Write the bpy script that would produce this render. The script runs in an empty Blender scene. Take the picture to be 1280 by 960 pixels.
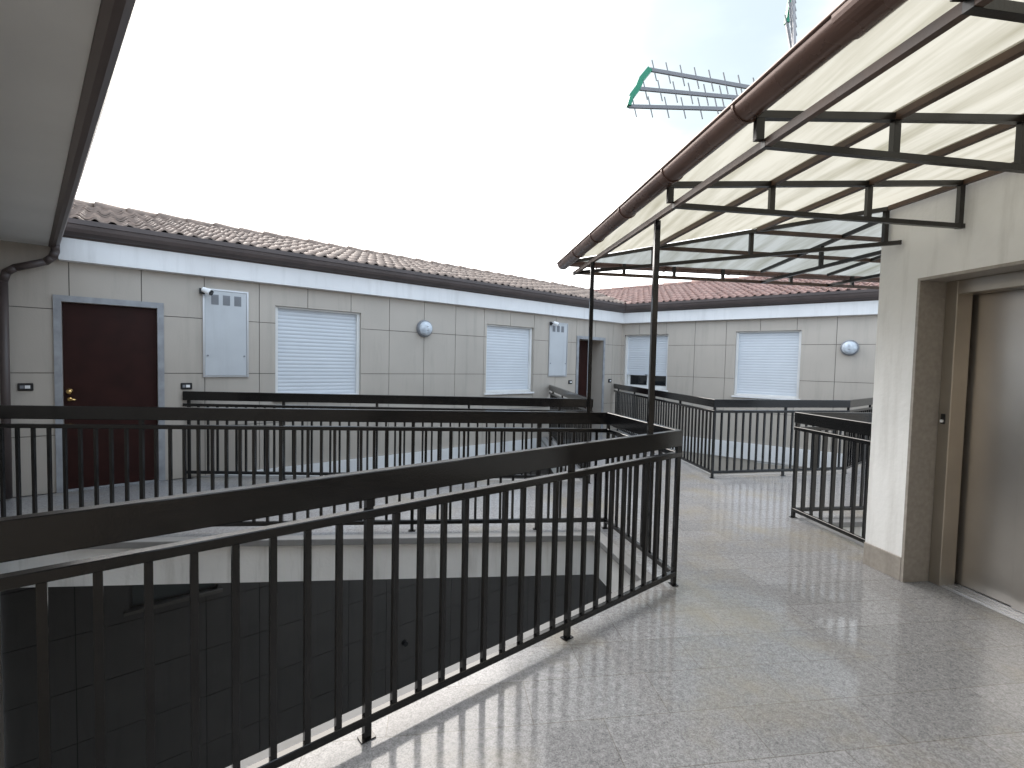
import bpy, bmesh, math, random
from mathutils import Vector, Matrix, noise
from mathutils.geometry import tessellate_polygon
random.seed(7)
rad = math.radians
scene = bpy.context.scene
COL = scene.collection

# ------------------------------------------------------------------ camera
EYE = Vector((0, 0, 1.5))
pit, rol = rad(2.52), rad(1.27)
cam_d = bpy.data.cameras.new('camera')
cam_d.sensor_width = 36.0
cam_d.lens = 36.0 * 600 / 1280
cam_d.clip_start = 0.05
cam_d.clip_end = 2000
cam = bpy.data.objects.new('camera', cam_d)
COL.objects.link(cam)
cam.matrix_world = Matrix.Translation(EYE) @ Matrix.Rotation(math.pi/2 - pit, 4, 'X') @ Matrix.Rotation(rol, 4, 'Z')
scene.camera = cam

# ------------------------------------------------------------------ world and sun
SUN_ELEV, SUN_AZ = rad(36), rad(-24)       # azimuth from +Y towards +X
world = bpy.data.worlds.new('World')
scene.world = world
world.use_nodes = True
wt = world.node_tree
for n in list(wt.nodes): wt.nodes.remove(n)
def wn(t, **k):
    n = wt.nodes.new(t)
    for a, b in k.items(): setattr(n, a, b)
    return n
sky = wn('ShaderNodeTexSky', sky_type='NISHITA', sun_disc=False)
sky.sun_elevation = SUN_ELEV
sky.sun_rotation = SUN_AZ
sky.air_density = 1.0; sky.dust_density = 2.0
tc = wn('ShaderNodeTexCoord')
nz = wn('ShaderNodeTexNoise'); nz.inputs['Scale'].default_value = 1.6; nz.inputs['Detail'].default_value = 6; nz.inputs['Roughness'].default_value = 0.55
mp = wn('ShaderNodeMapping'); mp.inputs['Scale'].default_value = (1, 1, 2.4)
wt.links.new(tc.outputs['Generated'], mp.inputs['Vector']); wt.links.new(mp.outputs[0], nz.inputs['Vector'])
rmp = wn('ShaderNodeMapRange'); rmp.inputs[1].default_value = 0.33; rmp.inputs[2].default_value = 0.58; rmp.inputs[3].default_value = 0.62; rmp.inputs[4].default_value = 0.97
wt.links.new(nz.outputs['Fac'], rmp.inputs[0])
mixc = wn('ShaderNodeMixRGB'); ccol = wn('ShaderNodeMixRGB'); ccol.inputs[1].default_value = (10.2, 12.0, 14.0, 1); ccol.inputs[2].default_value = (14.5, 13.6, 12.6, 1)
wt.links.new(ccol.outputs[0], mixc.inputs[2])
wt.links.new(rmp.outputs[0], mixc.inputs[0]); wt.links.new(sky.outputs[0], mixc.inputs[1])
# thin cloud is brightest round the veiled sun
geo_ = wn('ShaderNodeVectorMath', operation='DOT_PRODUCT')
geo_.inputs[1].default_value = (math.sin(SUN_AZ)*math.cos(SUN_ELEV), math.cos(SUN_AZ)*math.cos(SUN_ELEV), math.sin(SUN_ELEV))
wt.links.new(tc.outputs['Generated'], geo_.inputs[0])
g1 = wn('ShaderNodeMapRange'); g1.inputs[1].default_value = .25; g1.inputs[2].default_value = 1.0; g1.inputs[3].default_value = 0; g1.inputs[4].default_value = 1
wt.links.new(geo_.outputs['Value'], g1.inputs[0])
wt.links.new(g1.outputs[0], ccol.inputs[0])
g2 = wn('ShaderNodeMath', operation='POWER'); g2.inputs[1].default_value = 1.6; wt.links.new(g1.outputs[0], g2.inputs[0])
g3 = wn('ShaderNodeMath', operation='MULTIPLY_ADD'); g3.inputs[1].default_value = 1.3; g3.inputs[2].default_value = .62; wt.links.new(g2.outputs[0], g3.inputs[0])
vm = wn('ShaderNodeVectorMath', operation='SCALE'); wt.links.new(mixc.outputs[0], vm.inputs[0]); wt.links.new(g3.outputs[0], vm.inputs['Scale'])
# thin place in the cloud where a little blue shows through
tp = wn('ShaderNodeVectorMath', operation='DOT_PRODUCT'); tp.inputs[1].default_value = Vector((.36, 1.0, .72)).normalized()
wt.links.new(tc.outputs['Generated'], tp.inputs[0])
ta = wn('ShaderNodeMath', operation='MULTIPLY_ADD'); ta.inputs[1].default_value = .10; wt.links.new(nz.outputs['Fac'], ta.inputs[0]); wt.links.new(tp.outputs['Value'], ta.inputs[2])
tm = wn('ShaderNodeMapRange', interpolation_type='SMOOTHSTEP'); tm.inputs[1].default_value = .985; tm.inputs[2].default_value = 1.05; tm.inputs[3].default_value = 1.0; tm.inputs[4].default_value = 0.0
wt.links.new(ta.outputs[0], tm.inputs[0])
tcol = wn('ShaderNodeMixRGB'); tcol.inputs[1].default_value = (.19, .222, .236, 1); tcol.inputs[2].default_value = (1, 1, 1, 1); wt.links.new(tm.outputs[0], tcol.inputs[0])
vm2 = wn('ShaderNodeVectorMath', operation='MULTIPLY'); wt.links.new(vm.outputs[0], vm2.inputs[0]); wt.links.new(tcol.outputs[0], vm2.inputs[1])
bg = wn('ShaderNodeBackground'); bg.inputs['Strength'].default_value = 0.1
wo = wn('ShaderNodeOutputWorld')
wt.links.new(vm2.outputs[0], bg.inputs[0]); wt.links.new(bg.outputs[0], wo.inputs[0])
sd = bpy.data.lights.new('sun', 'SUN'); sd.energy = .5; sd.angle = rad(40); sd.color = (1.0, 0.96, 0.9)
sun = bpy.data.objects.new('sun', sd); COL.objects.link(sun)
sdir = Vector((math.sin(SUN_AZ)*math.cos(SUN_ELEV), math.cos(SUN_AZ)*math.cos(SUN_ELEV), math.sin(SUN_ELEV)))
sun.rotation_euler = sdir.to_track_quat('Z', 'Y').to_euler()
sun.location = (0, 0, 30)
scene.view_settings.view_transform = 'Standard'
scene.view_settings.look = 'None'
scene.view_settings.gamma = 1
scene.view_settings.use_curve_mapping = False
scene.view_settings.exposure = 1.4
scene.render.engine = 'CYCLES'
scene.cycles.max_bounces = 10
scene.cycles.diffuse_bounces = 5

# ------------------------------------------------------------------ materials
def mat(name, col, rough=0.6, metal=0.0, var=0.08, vscale=3.0, bump=0.0, bscale=40.0, spec=0.5, streak=0.0, dirt=None):
    m = bpy.data.materials.new(name); m.use_nodes = True
    nt = m.node_tree; b = nt.nodes['Principled BSDF']
    b.inputs['Roughness'].default_value = rough; b.inputs['Metallic'].default_value = metal
    b.inputs['Specular IOR Level'].default_value = spec
    tco = nt.nodes.new('ShaderNodeTexCoord')
    n = nt.nodes.new('ShaderNodeTexNoise'); n.inputs['Scale'].default_value = vscale; n.inputs['Detail'].default_value = 6
    nt.links.new(tco.outputs['Object'], n.inputs['Vector'])
    mr = nt.nodes.new('ShaderNodeMapRange'); mr.inputs[1].default_value = .3; mr.inputs[2].default_value = .7
    mr.inputs[3].default_value = 1-var; mr.inputs[4].default_value = 1+var
    nt.links.new(n.outputs['Fac'], mr.inputs[0])
    hs = nt.nodes.new('ShaderNodeHueSaturation'); hs.inputs['Color'].default_value = (*col, 1)
    nt.links.new(mr.outputs[0], hs.inputs['Value'])
    last = hs.outputs[0]
    if streak > 0:
        mpn = nt.nodes.new('ShaderNodeMapping'); mpn.inputs['Scale'].default_value = (7, 7, 0.7)
        n2 = nt.nodes.new('ShaderNodeTexNoise'); n2.inputs['Scale'].default_value = 1.0; n2.inputs['Detail'].default_value = 7; n2.inputs['Roughness'].default_value = .65
        nt.links.new(tco.outputs['Object'], mpn.inputs[0]); nt.links.new(mpn.outputs[0], n2.inputs['Vector'])
        r2 = nt.nodes.new('ShaderNodeMapRange'); r2.inputs[1].default_value = .52; r2.inputs[2].default_value = .78; r2.inputs[3].default_value = 0; r2.inputs[4].default_value = streak
        nt.links.new(n2.outputs['Fac'], r2.inputs[0])
        mx = nt.nodes.new('ShaderNodeMixRGB'); mx.inputs[2].default_value = (*(dirt or (.12, .11, .085)), 1)
        nt.links.new(r2.outputs[0], mx.inputs[0]); nt.links.new(last, mx.inputs[1]); last = mx.outputs[0]
    nt.links.new(last, b.inputs['Base Color'])
    rr = nt.nodes.new('ShaderNodeMapRange'); rr.inputs[3].default_value = max(0.02, rough*.85); rr.inputs[4].default_value = min(1, rough*1.2)
    nt.links.new(n.outputs['Fac'], rr.inputs[0]); nt.links.new(rr.outputs[0], b.inputs['Roughness'])
    if bump > 0:
        n3 = nt.nodes.new('ShaderNodeTexNoise'); n3.inputs['Scale'].default_value = bscale; n3.inputs['Detail'].default_value = 5
        nt.links.new(tco.outputs['Object'], n3.inputs['Vector'])
        bp = nt.nodes.new('ShaderNodeBump'); bp.inputs['Strength'].default_value = bump; bp.inputs['Distance'].default_value = 0.01
        nt.links.new(n3.outputs['Fac'], bp.inputs['Height']); nt.links.new(bp.outputs[0], b.inputs['Normal'])
    return m

M_black = mat('black_paint', (.005, .005, .0055), .15, var=.25, vscale=14, bump=.02, bscale=120, spec=.5)
M_trussm = mat('brown_black_steel', (.010, .008, .0065), .32, var=.35, vscale=9, bump=.06, bscale=90)
M_purlin = mat('brown_purlin', (.075, .042, .026), .45, var=.3, vscale=8, bump=.06, bscale=90)
M_gutter = mat('copper_brown_gutter', (.13, .078, .06), .27, metal=.3, var=.22, vscale=4, bump=.03, spec=.6)
M_eave = mat('brown_eave_metal', (.075, .058, .055), .45, var=.15, vscale=4)
M_panel = mat('beige_stone_panel', (.45, .405, .355), .5, var=.05, vscale=1.6, bump=.08, bscale=60, streak=.22)
M_joint = mat('dark_joint', (.13, .12, .11), .9)
M_lowshade = mat('shaded_stone_panel', (.08, .075, .07), .55, var=.1, vscale=1.6, bump=.05, streak=.3, dirt=(.03, .03, .03))  # panel stone with the shade under the walkway painted into its colour
M_lowjoint = mat('shaded_joint', (.04, .038, .036), .9)
M_fascia = mat('white_fascia', (.76, .76, .765), .6, var=.05, vscale=2, streak=.18)
M_plaster = mat('white_plaster', (.85, .85, .835), .8, var=.05, vscale=2.2, bump=.25, bscale=25, streak=.25, dirt=(.2, .18, .14))
M_soffit = mat('grey_soffit', (.62, .62, .61), .8, var=.05, vscale=1.5, bump=.1)
M_slabedge = mat('slab_edge_plaster', (.7, .7, .69), .8, var=.08, vscale=2, bump=.2, streak=.5, dirt=(.16, .15, .12))
M_coping = mat('grey_coping', (.2, .2, .2), .6, var=.12, vscale=3, streak=.4)
M_marble = mat('grey_marble_frame', (.3, .31, .33), .35, var=.2, vscale=9)
M_granite = mat('grey_granite_trim', (.34, .31, .275), .38, var=.12, vscale=30, bump=.03, streak=.3)
M_door = mat('dark_red_wood', (.026, .0075, .006), .5, var=.2, vscale=5, bump=.05, spec=.2)
M_brass = mat('brass', (.75, .5, .2), .25, metal=1.0)
M_shutter = mat('white_shutter', (.61, .64, .68), .42, var=.03)
M_pvc = mat('white_window_frame', (.75, .75, .74), .4)
M_glass = mat('dark_pane', (.012, .014, .016), .06, spec=.8)
M_cabinet = mat('grey_cabinet', (.5, .52, .54), .42, var=.05, streak=.15)
M_steel = mat('brushed_steel', (.5, .46, .4), .3, metal=.9, var=.1, vscale=3, bump=.03, bscale=200)
M_steeldoor = mat('lift_door_steel', (.62, .58, .53), .28, metal=.9, var=.12, vscale=1.2)
M_alu = mat('aluminium', (.55, .56, .58), .35, metal=.8)
M_ant = mat('antenna_metal', (.2, .2, .21), .5, metal=.2)
M_lowglass = mat('dull_dark_glass', (.03, .035, .032), .35)
M_green = mat('green_plastic', (.012, .22, .12), .4)
M_blackpl = mat('black_plastic', (.015, .015, .016), .35)
M_white = mat('white_plastic', (.8, .8, .8), .4)
M_lens = mat('lamp_glass', (.55, .6, .66), .12, var=.2, vscale=18, bump=.3, bscale=60, spec=.8)
M_greyring = mat('grey_lamp_ring', (.2, .21, .23), .35)
M_tileA = mat('weathered_roof_tile', (.2, .145, .115), .5, var=.35, vscale=5, bump=.15, bscale=30)
M_tileB = mat('red_roof_tile', (.21, .12, .10), .6, var=.3, vscale=5, bump=.15, bscale=30)
M_mortar = mat('eave_mortar', (.4, .37, .34), .8, var=.15, vscale=12, bump=.3)
M_concrete = mat('concrete', (.28, .27, .26), .85, var=.12, vscale=2, bump=.2)
M_floor_low = mat('courtyard_paving', (.16, .16, .16), .7, var=.15, vscale=1)

def floor_material():
    m = bpy.data.materials.new('polished_granite'); m.use_nodes = True
    nt = m.node_tree; b = nt.nodes['Principled BSDF']; L = nt.links.new
    t = nt.nodes.new('ShaderNodeTexCoord')
    mpn = nt.nodes.new('ShaderNodeMapping'); mpn.inputs['Rotation'].default_value = (0, 0, rad(-8.1)); 
    mpn.vector_type = 'POINT'
    # after rotation x = along D, y = along C ; shift so that joints land where the photo has them
    mpn.inputs['Location'].default_value = (FLX, FLY, 0)
    L(t.outputs['Object'], mpn.inputs[0])
    br = nt.nodes.new('ShaderNodeTexBrick'); br.offset = .5; br.inputs['Scale'].default_value = 1
    br.inputs['Brick Width'].default_value = .6; br.inputs['Row Height'].default_value = .27; br.inputs['Mortar Size'].default_value = .0022
    br.inputs['Mortar Smooth'].default_value = .3; br.inputs['Bias'].default_value = 0
    br.inputs['Color1'].default_value = (.9, .9, .9, 1); br.inputs['Color2'].default_value = (1.06, 1.06, 1.06, 1); br.inputs['Mortar'].default_value = (.66, .63, .58, 1)
    L(mpn.outputs[0], br.inputs['Vector'])
    v1 = nt.nodes.new('ShaderNodeTexVoronoi'); v1.inputs['Scale'].default_value = 210
    L(t.outputs['Object'], v1.inputs['Vector'])
    n1 = nt.nodes.new('ShaderNodeTexNoise'); n1.inputs['Scale'].default_value = 38; n1.inputs['Detail'].default_value = 6; n1.inputs['Roughness'].default_value = .7
    L(t.outputs['Object'], n1.inputs['Vector'])
    sp = nt.nodes.new('ShaderNodeSeparateColor'); L(v1.outputs['Color'], sp.inputs[0])
    am = nt.nodes.new('ShaderNodeMath'); am.operation = 'MULTIPLY_ADD'; am.inputs[1].default_value = .38
    L(sp.outputs[0], am.inputs[0]); L(n1.outputs['Fac'], am.inputs[2])
    n2 = nt.nodes.new('ShaderNodeTexNoise'); n2.inputs['Scale'].default_value = 1.1; n2.inputs['Detail'].default_value = 8; n2.inputs['Roughness'].default_value = .62
    L(t.outputs['Object'], n2.inputs['Vector'])
    cr = nt.nodes.new('ShaderNodeValToRGB'); e = cr.color_ramp.elements
    e[0].position = .38; e[0].color = (.13, .131, .137, 1); e[1].position = .98; e[1].color = (.33, .33, .337, 1)
    L(am.outputs[0], cr.inputs[0])
    mx = nt.nodes.new('ShaderNodeMixRGB'); mx.blend_type = 'MULTIPLY'; mx.inputs[0].default_value = 1
    L(cr.outputs[0], mx.inputs[1]); L(br.outputs['Color'], mx.inputs[2])
    # dull dirt film in patches
    r2 = nt.nodes.new('ShaderNodeMapRange'); r2.inputs[1].default_value = .5; r2.inputs[2].default_value = .68; r2.inputs[3].default_value = 0; r2.inputs[4].default_value = .55
    L(n2.outputs['Fac'], r2.inputs[0])
    mx2 = nt.nodes.new('ShaderNodeMixRGB'); mx2.inputs[2].default_value = (.26, .225, .155, 1)
    L(r2.outputs[0], mx2.inputs[0]); L(mx.outputs[0], mx2.inputs[1])
    L(mx2.outputs[0], b.inputs['Base Color'])
    r3 = nt.nodes.new('ShaderNodeMapRange'); r3.inputs[1].default_value = .35; r3.inputs[2].default_value = .7; r3.inputs[3].default_value = .06; r3.inputs[4].default_value = .16
    L(n2.outputs['Fac'], r3.inputs[0]); L(r3.outputs[0], b.inputs['Roughness'])
    b.inputs['Specular IOR Level'].default_value = .3
    n4 = nt.nodes.new('ShaderNodeTexNoise'); n4.inputs['Scale'].default_value = 4.5; n4.inputs['Detail'].default_value = 2
    L(t.outputs['Object'], n4.inputs['Vector'])
    ad = nt.nodes.new('ShaderNodeMath'); ad.operation = 'MULTIPLY_ADD'; ad.inputs[1].default_value = -.12
    L(br.outputs['Fac'], ad.inputs[0]); L(n4.outputs['Fac'], ad.inputs[2])
    bp = nt.nodes.new('ShaderNodeBump'); bp.inputs['Strength'].default_value = .05; bp.inputs['Distance'].default_value = .01
    L(ad.outputs[0], bp.inputs['Height']); L(bp.outputs[0], b.inputs['Normal'])
    return m

def sheet_material(name, tint):
    m = bpy.data.materials.new(name); m.use_nodes = True
    nt = m.node_tree; L = nt.links.new
    for n in list(nt.nodes): nt.nodes.remove(n)
    out = nt.nodes.new('ShaderNodeOutputMaterial')
    t = nt.nodes.new('ShaderNodeTexCoord'); mpn = nt.nodes.new('ShaderNodeMapping')
    mpn.inputs['Rotation'].default_value = (0, 0, rad(-8.1)); mpn.inputs['Scale'].default_value = (5.5, .5, 1)
    L(t.outputs['Object'], mpn.inputs[0])
    n = nt.nodes.new('ShaderNodeTexNoise'); n.inputs['Scale'].default_value = 1.5; n.inputs['Detail'].default_value = 8; n.inputs['Roughness'].default_value = .6
    L(mpn.outputs[0], n.inputs['Vector'])
    cr = nt.nodes.new('ShaderNodeValToRGB'); e = cr.color_ramp.elements
    e[0].position = .28; e[0].color = (tint[0]*.58, tint[1]*.57, tint[2]*.5, 1); e[1].position = .58; e[1].color = (*tint, 1)
    L(n.outputs['Fac'], cr.inputs[0])
    tr = nt.nodes.new('ShaderNodeBsdfTranslucent'); df = nt.nodes.new('ShaderNodeBsdfDiffuse'); gl = nt.nodes.new('ShaderNodeBsdfGlossy')
    gl.inputs['Roughness'].default_value = .25
    for q in (tr, df): L(cr.outputs[0], q.inputs['Color'])
    m1 = nt.nodes.new('ShaderNodeMixShader'); m1.inputs[0].default_value = .12
    L(tr.outputs[0], m1.inputs[1]); L(df.outputs[0], m1.inputs[2])
    m2 = nt.nodes.new('ShaderNodeMixShader'); m2.inputs[0].default_value = .04
    L(m1.outputs[0], m2.inputs[1]); L(gl.outputs[0], m2.inputs[2])
    L(m2.outputs[0], out.inputs[0])
    return m

# ------------------------------------------------------------------ helpers
def link(name, bm, m, parent=None, smooth=False):
    me = bpy.data.meshes.new(name); 
    bmesh.ops.recalc_face_normals(bm, faces=bm.faces)
    bm.to_mesh(me); bm.free()
    for mm in (m if isinstance(m, (list, tuple)) else [m]): me.materials.append(mm)
    if smooth:
        for p in me.polygons: p.use_smooth = True
    o = bpy.data.objects.new(name, me); COL.objects.link(o)
    if parent: o.parent = parent
    return o
def tag(o, label=None, cat=None, group=None, kind=None):
    if label: o['label'] = label
    if cat: o['category'] = cat
    if group: o['group'] = group
    if kind: o['kind'] = kind
    return o
def thing(name, label, cat, group=None, loc=(0, 0, 0)):
    o = bpy.data.objects.new(name, None); COL.objects.link(o); o.location = loc; o.empty_display_size = .2
    tag(o, label, cat, group); return o
def keep(o, parent):       # parent with world coordinates kept (parents are unrotated)
    o.parent = parent; o.matrix_parent_inverse = Matrix.Translation(parent.location).inverted(); return o

class Frame:               # local frame: origin, x axis e, y axis n (horizontal), z up
    def __init__(s, ox, oy, deg, flip=False):
        a = rad(deg); s.o = Vector((ox, oy, 0)); s.e = Vector((math.sin(a), math.cos(a), 0))
        s.n = Vector((s.e.y, -s.e.x, 0))
        if flip: s.n = -s.n
    def __call__(s, a, b, z=0.0): return s.o + s.e*a + s.n*b + Vector((0, 0, z))
WORLD = lambda a, b, z=0.0: Vector((a, b, z))

def box(bm, F, x0, x1, y0, y1, z0, z1, mi=0, bev=0.0):
    vs = [bm.verts.new(F(x, y, z)) for z in (z0, z1) for x, y in ((x0, y0), (x1, y0), (x1, y1), (x0, y1))]
    fs = [(0, 3, 2, 1), (4, 5, 6, 7), (0, 1, 5, 4), (1, 2, 6, 5), (2, 3, 7, 6), (3, 0, 4, 7)]
    out = [bm.faces.new([vs[i] for i in f]) for f in fs]
    for f in out: f.material_index = mi
    if bev:
        ed = list({e for f in out for e in f.edges})
        bmesh.ops.bevel(bm, geom=ed, offset=bev, segments=1, affect='EDGES')
    return out
def cyl(bm, p, q, r, r2=None, seg=16, mi=0, cap=True):
    p, q = Vector(p), Vector(q); d = (q-p); z = d.normalized()
    x = z.orthogonal().normalized(); y = z.cross(x); r2 = r if r2 is None else r2
    A = [bm.verts.new(p + (x*math.cos(t)+y*math.sin(t))*r) for t in [2*math.pi*i/seg for i in range(seg)]]
    B = [bm.verts.new(q + (x*math.cos(t)+y*math.sin(t))*r2) for t in [2*math.pi*i/seg for i in range(seg)]]
    for i in range(seg):
        f = bm.faces.new((A[i], A[(i+1) % seg], B[(i+1) % seg], B[i])); f.material_index = mi
    if cap:
        bm.faces.new(A[::-1]).material_index = mi; bm.faces.new(B).material_index = mi
def bar(bm, p, q, w, h, mi=0):      # rectangular bar between two points, w horizontal, h vertical
    p, q = Vector(p), Vector(q); z = (q-p).normalized()
    up = Vector((0, 0, 1)) if abs(z.z) < .95 else Vector((0, 1, 0))
    x = z.cross(up).normalized(); y = x.cross(z).normalized()
    vs = [bm.verts.new(c + x*sx*w/2 + y*sy*h/2) for c in (p, q) for sx, sy in ((-1, -1), (1, -1), (1, 1), (-1, 1))]
    for f in ((0, 3, 2, 1), (4, 5, 6, 7), (0, 1, 5, 4), (1, 2, 6, 5), (2, 3, 7, 6), (3, 0, 4, 7)):
        bm.faces.new([vs[i] for i in f]).material_index = mi
def sweep(bm, pts, w, z0, z1, closed=False, mi=0, bev=.003):   # mitred rectangular sweep in plan
    P = [Vector((p[0], p[1])) for p in pts]; n = len(P); L = []
    for i in range(n):
        a = P[i-1] if (i > 0 or closed) else None; c = P[(i+1) % n] if (i < n-1 or closed) else None
        d1 = (P[i]-a).normalized() if a is not None else (c-P[i]).normalized()
        d2 = (c-P[i]).normalized() if c is not None else d1
        n1 = Vector((-d1.y, d1.x)); n2 = Vector((-d2.y, d2.x)); m = (n1+n2).normalized(); k = 1/max(.3, m.dot(n1))
        L.append(m*k)
    b = bev; prof = [(-w/2, z0+b), (-w/2+b, z0), (w/2-b, z0), (w/2, z0+b), (w/2, z1-b), (w/2-b, z1), (-w/2+b, z1), (-w/2, z1-b)]
    R = [[bm.verts.new((P[i].x+L[i].x*o, P[i].y+L[i].y*o, z)) for o, z in prof] for i in range(n)]
    k = len(prof)
    for i in range(n if closed else n-1):
        A, B = R[i], R[(i+1) % n]
        for j in range(k):
            bm.faces.new((A[j], A[(j+1) % k], B[(j+1) % k], B[j])).material_index = mi
    if not closed:
        bm.faces.new(R[0][::-1]).material_index = mi; bm.faces.new(R[-1]).material_index = mi
def offset_poly(P, d):   # list of xy, closed, d>0 moves to the left of travel
    n = len(P); out = []
    for i in range(n):
        a, b, c = Vector(P[i-1]), Vector(P[i]), Vector(P[(i+1) % n])
        d1 = (b-a).normalized(); d2 = (c-b).normalized()
        n1 = Vector((-d1.y, d1.x)); n2 = Vector((-d2.y, d2.x)); m = (n1+n2).normalized()
        out.append(tuple(b + m*(d/m.dot(n1))))
    return out
def isect(p, d, q, e):
    p, d, q, e = map(Vector, (p, d, q, e)); den = d.x*e.y-d.y*e.x
    t = ((q.x-p.x)*e.y-(q.y-p.y)*e.x)/den; return (p.x+d.x*t, p.y+d.y*t)

# ------------------------------------------------------------------ layout (metres; walkway floor z = 0)
FA = Frame(-4.863, 5.087, 50.0)                 # left facade: x runs right along it, y points to the courtyard
FB = Frame(2.55, 11.31, 128.2)                  # right facade
FB.n = Vector((-0.618, -0.786, 0))
FA.n = Vector((0.643, -0.766, 0))
CA = rad(-8.1); Cd = Vector((math.sin(CA), math.cos(CA), 0)); Dd = Vector((Cd.y, -Cd.x, 0))
class CanF:
    def __call__(s, u, v, z=0.0): return Vector((1.0, 2.035, 0)) + Dd*u + Cd*v + Vector((0, 0, z))
FC = CanF()
# granite joints: x' = D axis, y' = C axis
def rot(p, a): return (p[0]*math.cos(a)-p[1]*math.sin(a), p[0]*math.sin(a)+p[1]*math.cos(a))
_r = rot((1.0, 2.035), rad(-8.1))
FLX = -_r[0]-.016; FLY = -_r[1]-.022
M_floor = floor_material()

R1 = [(-1.46, 1.085), (1.14, 3.24), (.885, 4.35), (-4.22, 3.83)]
R2 = [FA(1.14, 0.02), Vector((1.0, 6.02, 0)), FA(7.35, 0.02)]
R2 = [(p[0], p[1]) for p in R2]
R4 = [tuple(FA(9.45, .02)[:2]), (2.74, 6.45), (4.87, 6.92), tuple(FB(4.95, .02)[:2])]
R3 = [(3.0, 3.72), (2.875, 4.80), (5.2, 5.13)]
LW = Frame(-5.18, 4.80, 134.6); LW.n = Vector((.702, .712, 0))   # wall of the left wing, y points to the courtyard

# ------------------------------------------------------------------ ground and sky-side structures
bm = bmesh.new(); box(bm, WORLD, -300, 300, -300, 300, -9.4, -9.2)
tag(link('ground', bm, M_floor_low), kind='structure')

# walkway slab with its light wells
def slab():
    outer = [tuple(LW(-.3, -.1)[:2]), tuple(FA(-.6, -.05)[:2])]
    outer = [(-5.6, 4.6), tuple(FA(-.3, -.06)[:2]), tuple(FA(9.7, -.06)[:2]), tuple(FB(12.0, -.06)[:2]), (12.5, -5), (3, -7), tuple(LW(9.5, -.06)[:2])]
    corner = isect(FA(0, -.06)[:2], FA.e[:2], FB(0, -.06)[:2], FB.e[:2]); outer[2] = corner
    h1 = offset_poly(R1, .13)
    h1[0] = isect(h1[1], Vector(h1[0])-Vector(h1[1]), LW(0, .0)[:2], LW.e[:2]); h1[3] = isect(h1[2], Vector(h1[3])-Vector(h1[2]), LW(0, .0)[:2], LW.e[:2])
    def hole(run, FX, FY, d):
        P = [Vector(p) for p in run]; o = []
        q = offset_poly(run, d)[1:-1]
        first = isect(q[0], P[0]-P[1], FX(0, .0)[:2], FX.e[:2]); last = isect(q[-1], P[-1]-P[-2], FY(0, .0)[:2], FY.e[:2])
        return [first]+q+[last]
    h2 = hole(R2, FA, FA, .13)
    h4 = hole(R4, FA, FB, .13); 
    h4.append(isect(FA(0, .0)[:2], FA.e[:2], FB(0, .0)[:2], FB.e[:2]))
    h3 = [(3.13, 3.55), (3.13-.12, 4.68), (5.2, 4.99), (5.3, 3.9)]
    holes = [h1, h2, h4, h3]
    bm = bmesh.new()
    loops = [outer]+holes; flat = [Vector((p[0], p[1], 0)) for l in loops for p in l]
    tri = tessellate_polygon([[Vector((p[0], p[1], 0)) for p in l] for l in loops])
    top = [bm.verts.new((p.x, p.y, 0)) for p in flat]; bot = [bm.verts.new((p.x, p.y, -.37)) for p in flat]
    for t in tri:
        try:
            f = bm.faces.new([top[i] for i in t]); f.material_index = 0
            f = bm.faces.new([bot[i] for i in reversed(t)]); f.material_index = 1
        except ValueError: pass
    k = 0
    for l in loops:
        n = len(l)
        for i in range(n):
            f = bm.faces.new((top[k+i], top[k+(i+1) % n], bot[k+(i+1) % n], bot[k+i])); f.material_index = 1
        k += n
    bmesh.ops.recalc_face_normals(bm, faces=bm.faces)
    o = link('walkway_floor', bm, [M_floor, M_slabedge]); tag(o, kind='structure')
    bm = bmesh.new()
    for h, cl in ((h1, False), (h2, False), (h4[:-1], False), (h3[:3], False)):
        sweep(bm, h, .1, -.05, .004, mi=0, bev=.004)
    o2 = link('walkway_edge_coping', bm, [M_coping]); tag(o2, kind='structure')
slab()

# ------------------------------------------------------------------ apartment building
bld = thing('apartment_building', 'low beige stone clad apartment building with tiled roof wrapping round the courtyard walkway', 'building', loc=(-4.863, 5.087, 0))

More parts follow.
